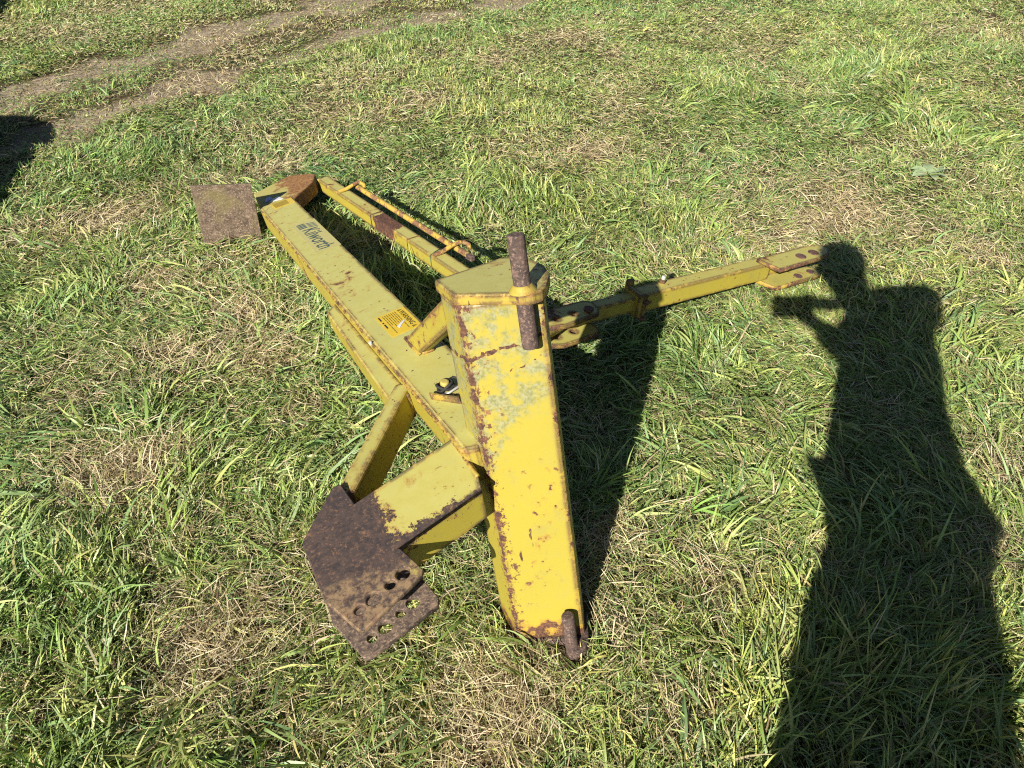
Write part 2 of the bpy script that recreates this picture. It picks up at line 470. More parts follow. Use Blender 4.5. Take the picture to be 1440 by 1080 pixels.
def track(x, y):
    """0..1: how worn by wheels"""
    j = (fbm(x, y, .5, 61) - .5) * .55 + (fbm(x, y, .16, 65) - .5) * .30
    a = np.exp(-((seg_dist(x, y, RUTS[0]) + j) / .30) ** 2)
    b = np.exp(-((seg_dist(x, y, RUTS[1]) + j) / .27) ** 2)
    mid = [((p[0] + q[0]) / 2, (p[1] + q[1]) / 2) for p, q in zip(RUTS[0], RUTS[1])]
    m = .55 * np.exp(-(seg_dist(x, y, mid) / .55) ** 2)
    return np.clip(np.maximum(np.maximum(a, b), m), 0, 1)

MOUNDS = [(.07, .93, .22, .035), (-1.27, 2.76, .18, .05), (-.38, 2.48, .45, .055)]
def gh(x, y):
    x = np.asarray(x, float); y = np.asarray(y, float)
    h = .030 * (fbm(x, y, 1.1, 3) - .5) * 2 + .014 * (fbm(x, y, .28, 5) - .5) * 2 - .02
    near = np.clip((np.hypot(x - 0, y - 2) - 8) / 20, 0, 1)
    h = h * (1 - near)
    for (a, b, r, k) in MOUNDS:
        h = h + k * np.exp(-((x - a) ** 2 + (y - b) ** 2) / (r * r))
    return h - .035 * track(x, y) * (1 - near)

# ------------------------------------------------------------------ ground sheet
def spread_axis(a, b, step, far, grow=1.28):
    c = list(np.arange(a, b + 1e-6, step)); s = step
    lo, hi = [], []
    x = a; s = step
    while x > -far: s *= grow; x -= s; lo.append(x)
    x = b; s = step
    while x < far: s *= grow; x += s; hi.append(x)
    return np.array(lo[::-1] + c + hi)
gx = spread_axis(-5.2, 5.2, .055, 400); gy = spread_axis(-1.0, 9.0, .055, 400)
GX, GY = np.meshgrid(gx, gy)
GZ = gh(GX, GY)
nx, ny = len(gx), len(gy)
me = bpy.data.meshes.new('ground')
vv = np.stack([GX, GY, GZ], -1).reshape(-1, 3)
idx = np.arange(nx * ny).reshape(ny, nx)
ff = np.stack([idx[:-1, :-1], idx[:-1, 1:], idx[1:, 1:], idx[1:, :-1]], -1).reshape(-1, 4)
me.from_pydata(vv.tolist(), [], ff.tolist())
me.polygons.foreach_set('use_smooth', [True] * len(me.polygons))
ca = me.color_attributes.new('wear', 'FLOAT_COLOR', 'POINT')
tr = track(vv[:, 0], vv[:, 1]); dr = np.clip(gsum(vv[:, 0], vv[:, 1], DRY), 0, 1)
ca.data.foreach_set('color', np.stack([tr, dr, tr * 0, tr * 0 + 1], -1).astype(np.float32).ravel())
t = NT('paddock_soil')
v = t.vec()
at = t.n('ShaderNodeAttribute', attribute_name='wear')
sp = t.n('ShaderNodeSeparateColor'); t.l(at.outputs['Color'], sp.inputs[0])
n1 = t.noise(v, 3, 6, .65); n2 = t.noise(v, 45, 6, .7); n3 = t.noise(v, 220, 3, .7)
soil = t.mix(t.ramp(n2, .35, .65), (.032, .025, .014), (.085, .062, .034))
soil = t.mix(t.math('MULTIPLY', t.ramp(n3, .5, .7), .6), soil, (.26, .20, .11))
mossy = t.mix(t.ramp(n2, .4, .6), (.026, .034, .012), (.062, .075, .024))
c = t.mix(t.ramp(n1, .35, .6), mossy, soil)
bare = t.mix(t.ramp(n2, .35, .7), (.20, .160, .112), (.40, .325, .235))
c = t.mix(t.ramp(sp.outputs[0], .45, .9), c, bare)
c = t.mix(t.math('MULTIPLY', sp.outputs[1], .6), c, (.20, .15, .08))
# beyond the modelled blades the sward carries on as a texture
gi = t.n('ShaderNodeNewGeometry'); ln = t.n('ShaderNodeVectorMath', operation='LENGTH'); t.l(gi.outputs['Position'], ln.inputs[0])
farc = t.mix(t.ramp(t.noise(v, 1.2, 8, .7), .35, .65), (.055, .095, .018), (.13, .16, .045))
c = t.mix(t.ramp(ln.outputs['Value'], 9.0, 14.0), c, farc)
b = t.n('ShaderNodeBsdfPrincipled'); t.l(c, b.inputs['Base Color']); b.inputs['Roughness'].default_value = .95; b.inputs['Specular IOR Level'].default_value = .1
bp = t.n('ShaderNodeBump'); bp.inputs['Strength'].default_value = .8; bp.inputs['Distance'].default_value = .012
t.l(t.math('ADD', n2, t.math('MULTIPLY', n3, .4)), bp.inputs['Height']); t.l(bp.outputs[0], b.inputs['Normal'])
t.l(b.outputs[0], t.out.inputs[0])
g = link('ground', me, t.m)
tag(g, 'grassy paddock ground with a worn wheel track', 'ground', kind='structure')

# ------------------------------------------------------------------ the yellow implement
SOLID = []          # (inverse world matrix, lo, hi) boxes the grass must not poke through
def solid(o, pad=.004, poly=None):
    co = np.array([v.co for v in o.data.vertices])
    half = []
    if poly:
        area = sum(p[0] * q[1] - q[0] * p[1] for p, q in zip(poly, poly[1:] + poly[:1]))
        for p, q in zip(poly, poly[1:] + poly[:1]):
            nx_, ny_ = (q[1] - p[1]), -(q[0] - p[0])
            l_ = math.hypot(nx_, ny_) * (1 if area > 0 else -1)
            half.append((nx_ / l_, ny_ / l_, (nx_ * p[0] + ny_ * p[1]) / l_ + pad))
    SOLID.append((np.array(PW[o.name].inverted()), co.min(0) - pad, co.max(0) + pad, half))

MO = Vector((.012, .919, .032))
mc = Vector((-.135, .208, .969)).normalized()
me1 = Vector((.955, -.232, .183)); me1 = (me1 - mc * me1.dot(mc)).normalized(); me2 = mc.cross(me1)
MF = frame(MO, me1, me2, mc)
BO = Vector((-1.093, 2.868, .149))
bn = Vector((.86089, .49294, .12598)).normalized(); bc = Vector((-.19916, .09863, .97499)); bc = (bc - bn * bc.dot(bn)).normalized(); bb = bc.cross(bn)
BF = frame(BO, bn, bb, bc)                  # local x: across, local y: away (near = -Y), z: up
AO = Vector((.19032, 1.97986, .2)); ax_ = Vector((.86247, .49702, -.09545)).normalized()
aup = Vector((.0827, .04766, .99543)); aup = (aup - ax_ * aup.dot(ax_)).normalized(); alat = aup.cross(ax_)
AF = frame(AO, ax_, alat, aup)
RO = Vector((-.19505, 2.2842, .21)); rx = Vector((-.58573, .80649, -.08059)).normalized()
rup = Vector((0, 0, 1)); rup = (rup - rx * rup.dot(rx)).normalized(); rlat = rup.cross(rx)
RF = frame(RO, rx, rlat, rup)

imp = empty('implement_frame', (MO.x, MO.y, 0))
PW[imp.name] = Matrix.Translation(imp.location)
tag(imp, 'weathered yellow steel tractor implement frame lying on its side in the grass', 'farm implement')

def part(name, me, mat, parent=imp, fr=BF, sol=True, poly=None):
    o = link(name, me, mat, parent, fr)
    if sol: solid(o, poly=poly)
    return o

# crossbar, standing up on end
SEC = [(0, 0), (.156, .036), (.140, .110), (.085, .178), (.038, .184), (-.061, .072)]
mast = part('crossbar', prism_me(SEC, -.02, .848, .007), M['mast'], fr=MF, poly=SEC)
capo = [(-.002, -.004), (.110, -.006), (.132, -.010), (.150, -.006), (.163, .008), (.166, .03), (.158, .09), (.138, .135), (.088, .186), (.036, .190), (-.066, .076), (-.064, .068)]
cap = part('end_plate', prism_me(capo, .848, .870, .003), M['cap'], mast, MF)
capb = [(.004, .004), (.110, .020), (.118, -.006), (.134, -.014), (.152, -.008), (.163, .006), (.166, .03), (.150, .10), (.085, .17), (.038, .18), (-.055, .074)]
part('end_plate', prism_me(capb, -.045, -.021, .003), M['pin'], mast, MF, poly=SEC)
pin = part('link_pin', cyl_me((.128, .010, .757), (.128, .010, .972), .0158, 32, .003), M['pin'], fr=MF)
part('weld_collar', cyl_me((.128, .010, .868), (.128, .010, .882), .027, 28, .002, .0168), M['weld'], pin, MF, False)
pin2 = part('link_pin', cyl_me((.130, .004, -.075), (.130, .004, .078), .0150, 32, .004), M['pin'], fr=MF)

# main beam, its far end low in the grass
NEAR = -2.19
beam = part('main_beam', prism_me([(0, 0), (.150, 0), (.150, -2.04), (.06, -2.10), (.030, -2.135), (0, -2.122)], -.095, 0, .008), M['beam'])
part('weld_bead', bead_me([(.004, -.01, -.006), (.003, -1.12, -.006)], .0048, 21, .008), M['side'], beam, BF, False)
part('weld_bead', bead_me([(.001, -1.15, -.008), (.001, -2.115, -.008)], .0058, 22, .008), M['side'], beam, BF, False)
flange = part('side_flange', prism_me([(0, -1.13), (-.040, -1.175), (-.053, -1.79), (0, -1.79)], -.105, -.034, .005), M['side'])
capend = part('end_cap', prism_me([(.006, .0), (.144, .0), (.128, .016), (.020, .016)], -.09, -.002, .003), M['side'])
# decal with the maker's name
dec = part('name_decal', box_me(.054, .147, -.765, -.385, .0004, .0010, 0), M['decal'], beam, BF, False)

def text_me(body, size, ext=.0002, shear=0.0):
    cu = bpy.data.curves.new('txt', 'FONT')
    cu.body = body; cu.size = size; cu.extrude = ext; cu.shear = shear
    cu.align_x = 'LEFT'; cu.resolution_u = 3
    return curve_to_mesh(cu)

def put_text(name, body, x0, y0, x1, h, mat, parent, z=.0016, shear=0.0, bold=0.0):
    """text runs towards the near end (-y), letters stand towards +x; y0 start, x1 length"""
    me = text_me(body, 1.0, .0002, shear)
    co = np.array([v.co for v in me.vertices]); lo, hi = co.min(0), co.max(0)
    sx = x1 / (hi[0] - lo[0]); sy = h / (hi[1] - lo[1])
    for v in me.vertices:
        tx = (v.co.x - lo[0]) * sx; ty = (v.co.y - lo[1]) * sy
        v.co = (x0 + ty, -(y0 + tx), z + v.co.z)
    me.flip_normals() if False else None
    return part(name, me, mat, parent, BF, False)
put_text('lettering', 'Kilworth', .071, .482, .262, .060, M['ink'], dec, .0016, .25)
for k in range(4):
    y = .402 + k * .0165
    part('logo_bar', prism_me([(.068, -y), (.099, -y - .004), (.099, -y - .013), (.068, -y - .009)], .0011, .0017, 0), M['ink'], dec, BF, False)
    y += .012
    part('logo_bar', prism_me([(.104, -y), (.136, -y - .016), (.136, -y - .021), (.104, -y - .007)], .0011, .0017, 0), M['ink'], dec, BF, False)
# warning sticker
stk = part('warning_sticker', box_me(.052, .140, -1.556, -1.412, .0004, .0012, 0), M['sticker'], beam, BF, False)
put_text('lettering', 'WARNING', .1165, 1.433, .098, .0155, M['black'], stk, .0018)
for yy in (1.418, 1.537):
    part('warning_triangle', prism_me([(.117, -yy), (.117, -yy - .013), (.131, -yy - .0065)], .0013, .0018, 0), M['fine'], stk, BF, False)
rr = random.Random(3)
for k in range(7):
    x = .107 - k * .0062
    y = 1.422
    end = 1.545 - rr.choice([0, .004, .03, .05])
    while y < end:
        w = rr.uniform(.006, .02)
        part('print_line', prism_me([(x, -y), (x, -min(y + w, end)), (x + .0022, -min(y + w, end)), (x + .0022, -y)], .0013, .0017, 0), M['fine'], stk, BF, False)
        y += w + .003
for (ya, yb) in ((1.420, 1.447), (1.458, 1.466), (1.472, 1.50)):
    part('print_line', prism_me([(.0575, -ya), (.0575, -yb), (.0615, -yb), (.0615, -ya)], .0013, .0017, 0), M['black'], stk, BF, False)
part('scratch', prism_me([(.083, -1.512), (.087, -1.524), (.101, -1.507), (.112, -1.496), (.114, -1.490), (.104, -1.494)], .0015, .0021, 0), M['white'], stk, BF, False)
stk2 = part('notice_sticker', box_me(.048, .142, -.090, -.006, .0004, .0012, 0), M['sticker'], beam, BF, False)
for k in range(8):
    y = .016 + k * .0085
    part('print_line', box_me(.056, .118, -y - .0022, -y, .0013, .0017, 0), M['black'], stk2, BF, False)
# fittings on the beam by the crossbar
part('stop_bar', prism_me([(.022, -1.893), (.020, -1.904), (.066, -1.972), (.070, -1.962)], 0, .016, .002), M['strut'], beam, BF)
st_a = BF @ Vector((.092, -1.645, .0)); st_b = Vector((-.088, 1.205, .80))
sd = (st_b - st_a).normalized(); sn = bb - sd * bb.dot(sd); sn.normalize(); sx_ = sn.cross(sd)
SF = frame(st_a, sx_, sn, sd)
strut = part('strut', box_me(-.016, .016, -.030, .030, -.03, (st_b - st_a).length, .004), M['strut'], fr=SF)
BFi = BF.inverted(); sdl = BFi.to_3x3() @ sd; foot = []
for cx, cy in ((-.017, .031), (-.017, -.031), (.017, -.031), (.017, .031), (-.017, .031)):
    q = BFi @ (SF @ Vector((cx, cy, 0))); foot.append(q + sdl * ((.003 - q.z) / sdl.z))
part('weld_bead', bead_me(foot, .0055, 31), M['weld'], strut, BF, False)
# knotted loop on a hitch eye
knot = part('hitch_knob', cyl_me((.062, -1.888, 0), (.066, -1.892, .024), .011, 16, .004), M['yellowknob'], beam, BF, False)
lp = []
for k in range(40):
    a = k / 40 * math.tau * 2
    lp.append((.064 + .019 * math.cos(a), -1.892 + .016 * math.sin(a), .010 + .007 * math.sin(a * 1.5) + .004 * (k / 40)))
part('cord_loop', tube_me(lp, .0035, 2), M['cord'], knot, BF, False)
part('cord_loop', tube_me([(.075, -1.885, .008), (.092, -1.876, .014), (.102, -1.888, .010), (.097, -1.906, .005), (.078, -1.905, .006)], .0032, 2), M['cord'], knot, BF, False)
part('wire_end', tube_me([(.045, -1.905, .002), (.060, -1.918, .006), (.085, -1.915, .008), (.100, -1.903, .004)], .003, 2), M['wire'], knot, BF, False)
# small bits stuck on the flange seam
part('rivet', cyl_me((-.004, -1.535, -.004), (-.006, -1.537, .004), .005, 10, .001), M['zinc'], beam, BF, False)

# side arm with its two-plate fork
TAU = R(10)
FO = BF @ Vector((0, -2.05, -.018))
FY = bb * math.cos(TAU) + bc * math.sin(TAU); FZ = bc * math.cos(TAU) - bb * math.sin(TAU)
FF = frame(FO, bn, FY, FZ)
armp = [(.010, .006), (-.262, -.040), (-.215, -.186), (-.008, -.154), (.008, -.10)]
arm = part('side_arm', prism_me([(.010, .004), (-.258, -.042), (-.213, -.183), (-.008, -.151), (.008, -.10)], -.098, -.008, .003), M['arm'], fr=FF)
up_out = [(.010, .006), (-.238, -.036), (-.243, .026), (-.250, .031), (-.262, .030), (-.354, -.060), (-.359, -.070), (-.363, -.210), (-.357, -.225), (-.331, -.298), (-.319, -.304), (-.192, -.264), (-.184, -.254), (-.201, -.188), (-.205, -.185), (-.008, -.154), (.008, -.10)]
holes = [(-.219, -.240, .0135, .0130), (-.248, -.248, .0100, .0095), (-.284, -.258, .0140, .0130), (-.313, -.264, .0105, .0100)]
fu = part('fork_plate', plate_me(up_out, holes, -.013, 0, .0025), M['arm'], fr=FF)
lo_out = [(-.24, .02), (-.262, .025), (-.362, -.070), (-.371, -.195), (-.366, -.212), (-.345, -.292), (-.332, -.297), (-.184, -.272), (-.176, -.260), (-.186, -.200), (-.2, -.18)]
part('fork_plate', plate_me(lo_out, [(h[0] - .003, h[1], h[2], h[3]) for h in holes], -.115, -.100), M['forklow'], fr=FF)
part('weld_bead', bead_me([(.003, .0, -.001), (.001, -.12, -.001)], .0045, 41), M['weld'], arm, FF, False)
# brace tube from flange to fork
ba = BF @ Vector((-.006, -1.752, -.062)); b2 = BF @ Vector((-.262, -2.055, -.062))
bd = (b2 - ba).normalized(); bz = (bc - bd * bc.dot(bd)).normalized(); bx = bz.cross(bd) * -1
bxx = bd.cross(bz)
BRF = frame(ba, bxx, bd, bz)
part('brace_tube', box_me(-.021, .021, -.01, (b2 - ba).length, -.048, .036, .008, 3), M['brace'], fr=BRF)

# far end: rust plate, cross plate
ep = [(-.221, .175), (.009, .104), (-.039, -.150), (-.269, -.079)]
EF = BF @ frame(Vector((0, .030, 0)), Vector((1, 0, 0)), Vector((0, 0, 1)), Vector((0, -1, 0)))
part('rust_plate', prism_me(ep, -.006, .008, .002), M['endplate'], fr=EF, poly=ep)
tri = [(.010, .03), (.150, .03), (.292, .195), (.330, .300), (.316, .345), (.232, .430), (.20, .42), (.030, .330)]
cross = part('cross_plate', prism_me(tri, -.085, -.020, .005), M['tri'], poly=tri)
part('tag_strip', prism_me([(.045, .120), (.055, .172), (.080, .192), (.084, .135)], -.0195, -.0175, 0), M['blue'], cross, BF, False)
part('tag_strip', prism_me([(.060, .105), (.0845, .134), (.1105, .150), (.120, .085)], -.0194, -.0174, 0), M['white'], cross, BF, False)

# strut tube running from the far end to behind the crossbar, with its rod and clips
bar = part('stay_tube', box_me(-.42, 1.215, -.030, .030, -.056, 0, .006, 3), M['bar'], fr=RF)
for xx in (.33, .645):
    part('weld_bead', bead_me([(xx, -.029, .0005), (xx + .003, .029, .0005), (xx + .004, .031, -.04)], .0028, int(xx * 100), .005), M['strut'], bar, RF, False)
rod = part('slide_rod', tube_me([(.045, -.073, .006), (.40, -.072, .004), (.97, -.067, .004)], .0115, 5), M['rod'], fr=RF)
part('rod_tip', box_me(.012, .052, -.082, -.062, -.006, .016, .004), M['pin'], rod, RF)
def clip(x, ye, nm):
    pts = [(x + .012, .026, .006), (x + .008, -.01, .010), (x + .004, -.045, .022), (x, -.075, .030), (x - .008, ye + .012, .028), (x - .022, ye, .018), (x - .034, ye + .006, .008)]
    fine = []
    for a, b in zip(pts[:-1], pts[1:]):
        for k in range(4): fine.append(Vector(a).lerp(Vector(b), k / 4))
    fine.append(Vector(pts[-1]))
    return part('retaining_clip', tube_me(fine, .0085, 4), M['rod'], bar, RF)
clip(.122, -.112, 0); clip(.960, -.088, 1)
part('twine', tube_me([(.15, .0315, -.05), (.152, .0315, .001), (.165, .0, .0025), (.172, -.03, .003), (.172, -.0315, -.04)], .0018, 2), M['twine'], bar, RF, False)
part('twine', tube_me([(.648, .032, -.055), (.648, .032, .002), (.650, .0, .0022), (.652, -.032, .002), (.652, -.032, -.05)], .0016, 2), M['cord'], bar, RF, False)

# telescopic link arm reaching out to the right
outer = part('link_outer_tube', box_me(.275, .925, -.028, .034, -.036, .036, .006, 3), M['link'], fr=AF)
inner = part('link_inner_tube', box_me(-.02, .30, -.022, .026, -.030, .028, .005, 3), M['link'], fr=AF)
collar = part('link_collar', box_me(.262, .284, -.040, .044, -.046, .046, .003), M['linkend'], fr=AF)
part('collar_lug', box_me(.284, .300, -.043, -.027, -.062, .044, .004), M['linkend'], collar, AF)
part('collar_lug', box_me(.266, .296, .036, .052, .020, .064, .004), M['linkend'], collar, AF)
part('collar_bolt', cyl_me((.292, -.052, .018), (.292, -.036, .018), .011, 6, .001), M['bolt'], collar, AF)
part('collar_bolt', cyl_me((.292, -.052, -.048), (.292, -.036, -.048), .009, 6, .001), M['bolt'], collar, AF)
nu = [(-.15, .012), (-.140, -.078), (-.075, -.090), (.066, -.072), (.080, -.054), (.086, -.004), (.06, .016)]
nl = [(-.14, .012), (-.125, -.070), (-.070, -.090), (.074, -.080), (.090, -.062), (.092, -.022), (.06, .016)]
cn = part('clevis_plate', plate_me(nu, [(-.088, -.047, .014, .014), (-.018, -.043, .013, .013)], .030, .046), M['linkend'], fr=AF)
part('clevis_plate', plate_me(nl, [(-.072, -.040, .014, .014), (.000, -.036, .013, .013)], -.048, -.032), M['linkend'], fr=AF)
part('clevis_bolt', cyl_me((.040, -.046, .047), (.040, -.046, .056), .017, 20, .003), M['bolt'], cn, AF)
part('bolt_stud', cyl_me((.411, .018, .034), (.411, .018, .052), .011, 12, .004), M['linkend'], outer, AF)
part('stud_head', cyl_me((.411, .018, .050), (.411, .018, .064), .008, 10, .003), M['zinc'], outer, AF)
fu_ = [(.866, .004), (.868, -.014), (.888, -.096), (1.125, -.088), (1.190, -.075), (1.220, -.045), (1.222, -.020), (1.205, .0), (1.13, .010)]
fl_ = [(.884, .004), (.886, -.016), (.912, -.088), (1.165, -.084), (1.195, -.062), (1.192, -.030), (1.178, -.010), (1.12, .008)]
fp = part('clevis_plate', plate_me(fu_, [], .037, .052), M['linkend'], fr=AF)
for hx, hy in ((1.050, -.050), (1.126, -.046)):
    part('pivot_bolt', cyl_me((hx, hy, .050), (hx, hy, .0555), .021, 24, .002), M['bolt'], fp, AF)
fp2 = part('clevis_plate', plate_me(fl_, [], -.052, -.037), M['link'], fr=AF)
for hx, hy in ((1.070, -.055), (1.150, -.050)):
    part('pivot_bolt', cyl_me((hx, hy, -.038), (hx, hy, -.0335), .018, 24, .002), M['bolt'], fp2, AF)
part('clevis_web', box_me(.92, 1.11, .0, .018, -.037, .037, .003), M['link'], fr=AF)
# pivot bracket joining stay and link to the beam, behind the crossbar
pa = AF @ Vector((-.09, -.03, 0)); pb = BF @ Vector((.12, -1.75, -.06))
pd = (pb - pa).normalized(); px = pd.orthogonal().normalized(); py = pd.cross(px)
part('pivot_bracket', box_me(-.025, .025, -.025, .025, -.03, (pb - pa).length, .004), M['side'], fr=frame(pa, px, py, pd))

# ------------------------------------------------------------------ grass
C = np.array([0, 0, 1.6])
def cam_depth(x, y): return y * math.cos(R(40.5)) + 1.6 * math.sin(R(40.5))

def sample(dens, lod_p):
    """scatter roots in the patch of paddock in and around the view; dens per m2 at 2 m, thinning with distance"""
    y0, y1 = .25, 9.6
    n_try = int(dens * 2 * (.71 * (.76 * y1 + 1.04) + .75) * (y1 - y0))
    x = rng.random(n_try) * 2 - 1; y = y0 + (y1 - y0) * rng.random(n_try)
    hw1 = .71 * (.76 * y1 + 1.04) + .75
    x = x * hw1
    ok = np.abs(x) < .71 * (.76 * y + 1.04) + .45 + .04 * y
    x, y = x[ok], y[ok]
    d = np.maximum(cam_depth(x, y) / 2.0, .85)
    keep = rng.random(len(x)) < np.clip(d ** -lod_p, 0, 1)
    return x[keep], y[keep]

def flow(x, y):
    a = (fbm(x, y, .85, 21, 2) - .5) * 11 + (fbm(x, y, .25, 25, 2) - .5) * 4.5
    return a

def dryness(x, y):
    base = np.clip((fbm(x, y, .55, 41, 3) - .49) * 2.3, 0, .6) * np.clip(.75 - .30 * x / (1 + .35 * np.abs(y)), .35, 1.0)
    return np.clip(gsum(x, y, DRY) * 1.05 + base, 0, 1)

def tallness(x, y):
    base = (fbm(x, y, .7, 51, 3) - .42) * 1.6
    return np.clip(gsum(x, y, TALL) * .8 + base - track(x, y) * 1.2 - .4 * dryness(x, y), -.3, 1.2)

def inside(P):
    """P (n,k,3): any point of a blade inside a solid"""
    n, k, _ = P.shape
    hit = np.zeros(n, bool)
    Q = P.reshape(-1, 3)
    for inv, lo, hi, half in SOLID:
        q = Q @ inv[:3, :3].T + inv[:3, 3]
        h = np.all((q > lo) & (q < hi), axis=1)
        for a_, b_, c_ in half: h &= q[:, 0] * a_ + q[:, 1] * b_ < c_
        h = h.reshape(n, k)
        hit |= h.any(1)
    return hit

def build_blades(name, x, y, L, W, az, a0, bend, turn, colr, nseg, mat, lift=None, twist=None, flatfloor=.004, parent=None):
    n = len(x)
    z0 = gh(x, y) + (0 if lift is None else lift)
    pts = np.zeros((n, nseg + 1, 3)); tan = np.zeros((n, nseg + 1, 3))
    pts[:, 0] = np.stack([x, y, z0], -1)
    for s in range(nseg + 1):
        u = s / nseg
        el = a0 - bend * u ** 1.3
        a = az + turn * u
        tv = np.stack([np.cos(el) * np.sin(a), np.cos(el) * np.cos(a), np.sin(el)], -1)
        tan[:, s] = tv
        if s < nseg:
            pts[:, s + 1] = pts[:, s] + tv * (L / nseg)[:, None]
    fl = z0[:, None] - (0 if lift is None else np.asarray(lift)[:, None]) + flatfloor
    pts[:, 1:, 2] = np.maximum(pts[:, 1:, 2], fl + .006 * rng.random((n, nseg)))
    ok = ~inside(pts)
    pts, tan, W, colr, az = pts[ok], tan[ok], W[ok], colr[ok], az[ok]
    tw = (rng.normal(0, .55, len(W)) if twist is None else twist[ok])
    n = len(W)
    up = np.array([0, 0, 1.0])
    side = np.cross(tan, up); side /= np.maximum(np.linalg.norm(side, axis=2, keepdims=True), 1e-6)
    nor = np.cross(side, tan)
    sdv = side * np.cos(tw)[:, None, None] + nor * np.sin(tw)[:, None, None]
    prof = {2: [.8, 1.0], 3: [.7, 1.0, .72], 4: [.65, 1.0, .9, .55], 5: [.6, .95, 1., .8, .48]}[nseg]
    nv = 2 * nseg + 1
    V = np.zeros((n, nv, 3), np.float32)
    for s in range(nseg):
        hw = (W * prof[s] * .5)[:, None]
        V[:, 2 * s] = pts[:, s] - sdv[:, s] * hw
        V[:, 2 * s + 1] = pts[:, s] + sdv[:, s] * hw
    V[:, -1] = pts[:, nseg]
    base = (np.arange(n) * nv)[:, None]
    quads = np.concatenate([base + np.array([2 * s, 2 * s + 1, 2 * s + 3, 2 * s + 2]) for s in range(nseg - 1)], 1).reshape(n, nseg - 1, 4)
    tris = base + np.array([2 * nseg - 2, 2 * nseg - 1, 2 * nseg])
    loops = np.concatenate([quads.reshape(n, -1), tris], 1).ravel().astype(np.int32)
    sizes = np.tile(np.array([4] * (nseg - 1) + [3]), n)
    starts = np.concatenate([[0], np.cumsum(sizes)[:-1]]).astype(np.int32)
    me = bpy.data.meshes.new(name)
    me.vertices.add(n * nv); me.vertices.foreach_set('co', V.ravel())
    me.loops.add(len(loops)); me.loops.foreach_set('vertex_index', loops)
    me.polygons.add(len(sizes)); me.polygons.foreach_set('loop_start', starts)
    me.update(calc_edges=True)
    me.polygons.foreach_set('use_smooth', np.ones(len(sizes), bool))
    cc = np.ones((n, nv, 4), np.float32); cc[:, :, :3] = colr[:, None, :]
    ca = me.color_attributes.new('blade', 'FLOAT_COLOR', 'POINT'); ca.data.foreach_set('color', cc.ravel())
    return link(name, me, mat), n * (2 * (nseg - 1) + 1)

def grass_mat(name, trans, rough, spec):
    t = NT(name)
    at = t.n('ShaderNodeAttribute', attribute_name='blade')
    v = t.vec(); nn = t.noise(v, 300, 2, .5)
    c = t.mix(t.math('MULTIPLY', t.ramp(nn, .4, .7), .22), at.outputs['Color'], (.20, .21, .06))
    b = t.n('ShaderNodeBsdfPrincipled'); t.l(c, b.inputs['Base Color'])
    b.inputs['Roughness'].default_value = rough; b.inputs['Specular IOR Level'].default_value = spec
    tl = t.n('ShaderNodeBsdfTranslucent')
    hs = t.n('ShaderNodeHueSaturation'); hs.inputs['Saturation'].default_value = 1.15; hs.inputs['Value'].default_value = 1.2; t.l(c, hs.inputs['Color'])
    t.l(hs.outputs[0], tl.inputs[0])
    mx = t.n('ShaderNodeMixShader'); mx.inputs[0].default_value = trans
    t.l(b.outputs[0], mx.inputs[1]); t.l(tl.outputs[0], mx.inputs[2])
    t.l(mx.outputs[0], t.out.inputs[0])
    return t.m
GM = grass_mat('grass_blade', .24, .45, .45)
SM = grass_mat('straw_blade', .18, .65, .3)

GREENS = np.array([(.278, .372, .094), (.203, .312, .066), (.362, .430, .125), (.172, .273, .098), (.430, .450, .165), (.255, .360, .132), (.108, .185, .040)])
STRAW = np.array([(.54, .44, .27), (.44, .34, .19), (.64, .54, .36), (.36, .285, .15), (.27, .205, .115), (.50, .44, .20)])
def pick(P, n, w=None):
    c = P[rng.choice(len(P), n, p=w)]
    return c * rng.uniform(.75, 1.25, (n, 1)) * rng.uniform(.93, 1.07, (n, 3))
def lodw(x, y, p=.75): return np.maximum(cam_depth(x, y) / 2.0, .85) ** p
tot = 0

# 1. thatch: short dead and green bits lying in a mat
x, y = sample(12500, .95); n = len(x)
dr = dryness(x, y); tk = track(x, y)
isdry = rng.random(n) < np.clip(.36 + .62 * dr + .25 * tk, 0, .97)
colr = np.where(isdry[:, None], pick(STRAW, n), pick(GREENS, n))
colr = np.where((tk > .5)[:, None] & isdry[:, None], colr * np.array([.62, .56, .50]), colr)
L = rng.uniform(.025, .075, n) * (1 + .35 * dr) * (1 - .4 * tk) * np.clip(1.2 - .09 * cam_depth(x, y), .55, 1); W = rng.uniform(.0014, .0030, n) * lodw(x, y, .6)
keep = rng.random(n) > .40 * tk
lift = rng.random(n) ** 1.5 * .034 * (1 - .6 * tk)
az = rng.random(n) * math.tau; a0 = R(1) * rng.uniform(-6, 28, n); bend = rng.uniform(-.5, 1.0, n); turn = rng.normal(0, .8, n)
near = cam_depth(x, y) < 2.5
for nm, sel, ns, lab in (('turf_thatch', keep & near, 3, 'mat of dead straw and clippings low over the soil around the yellow frame'), ('paddock_thatch', keep & ~near, 2, 'mat of short dead grass low over the soil beyond the yellow frame')):
    o, k = build_blades(nm, x[sel], y[sel], L[sel], W[sel], az[sel], a0[sel], bend[sel], turn[sel], colr[sel], ns, SM, lift[sel])
    tag(o, lab, 'dry grass', kind='stuff'); tot += k

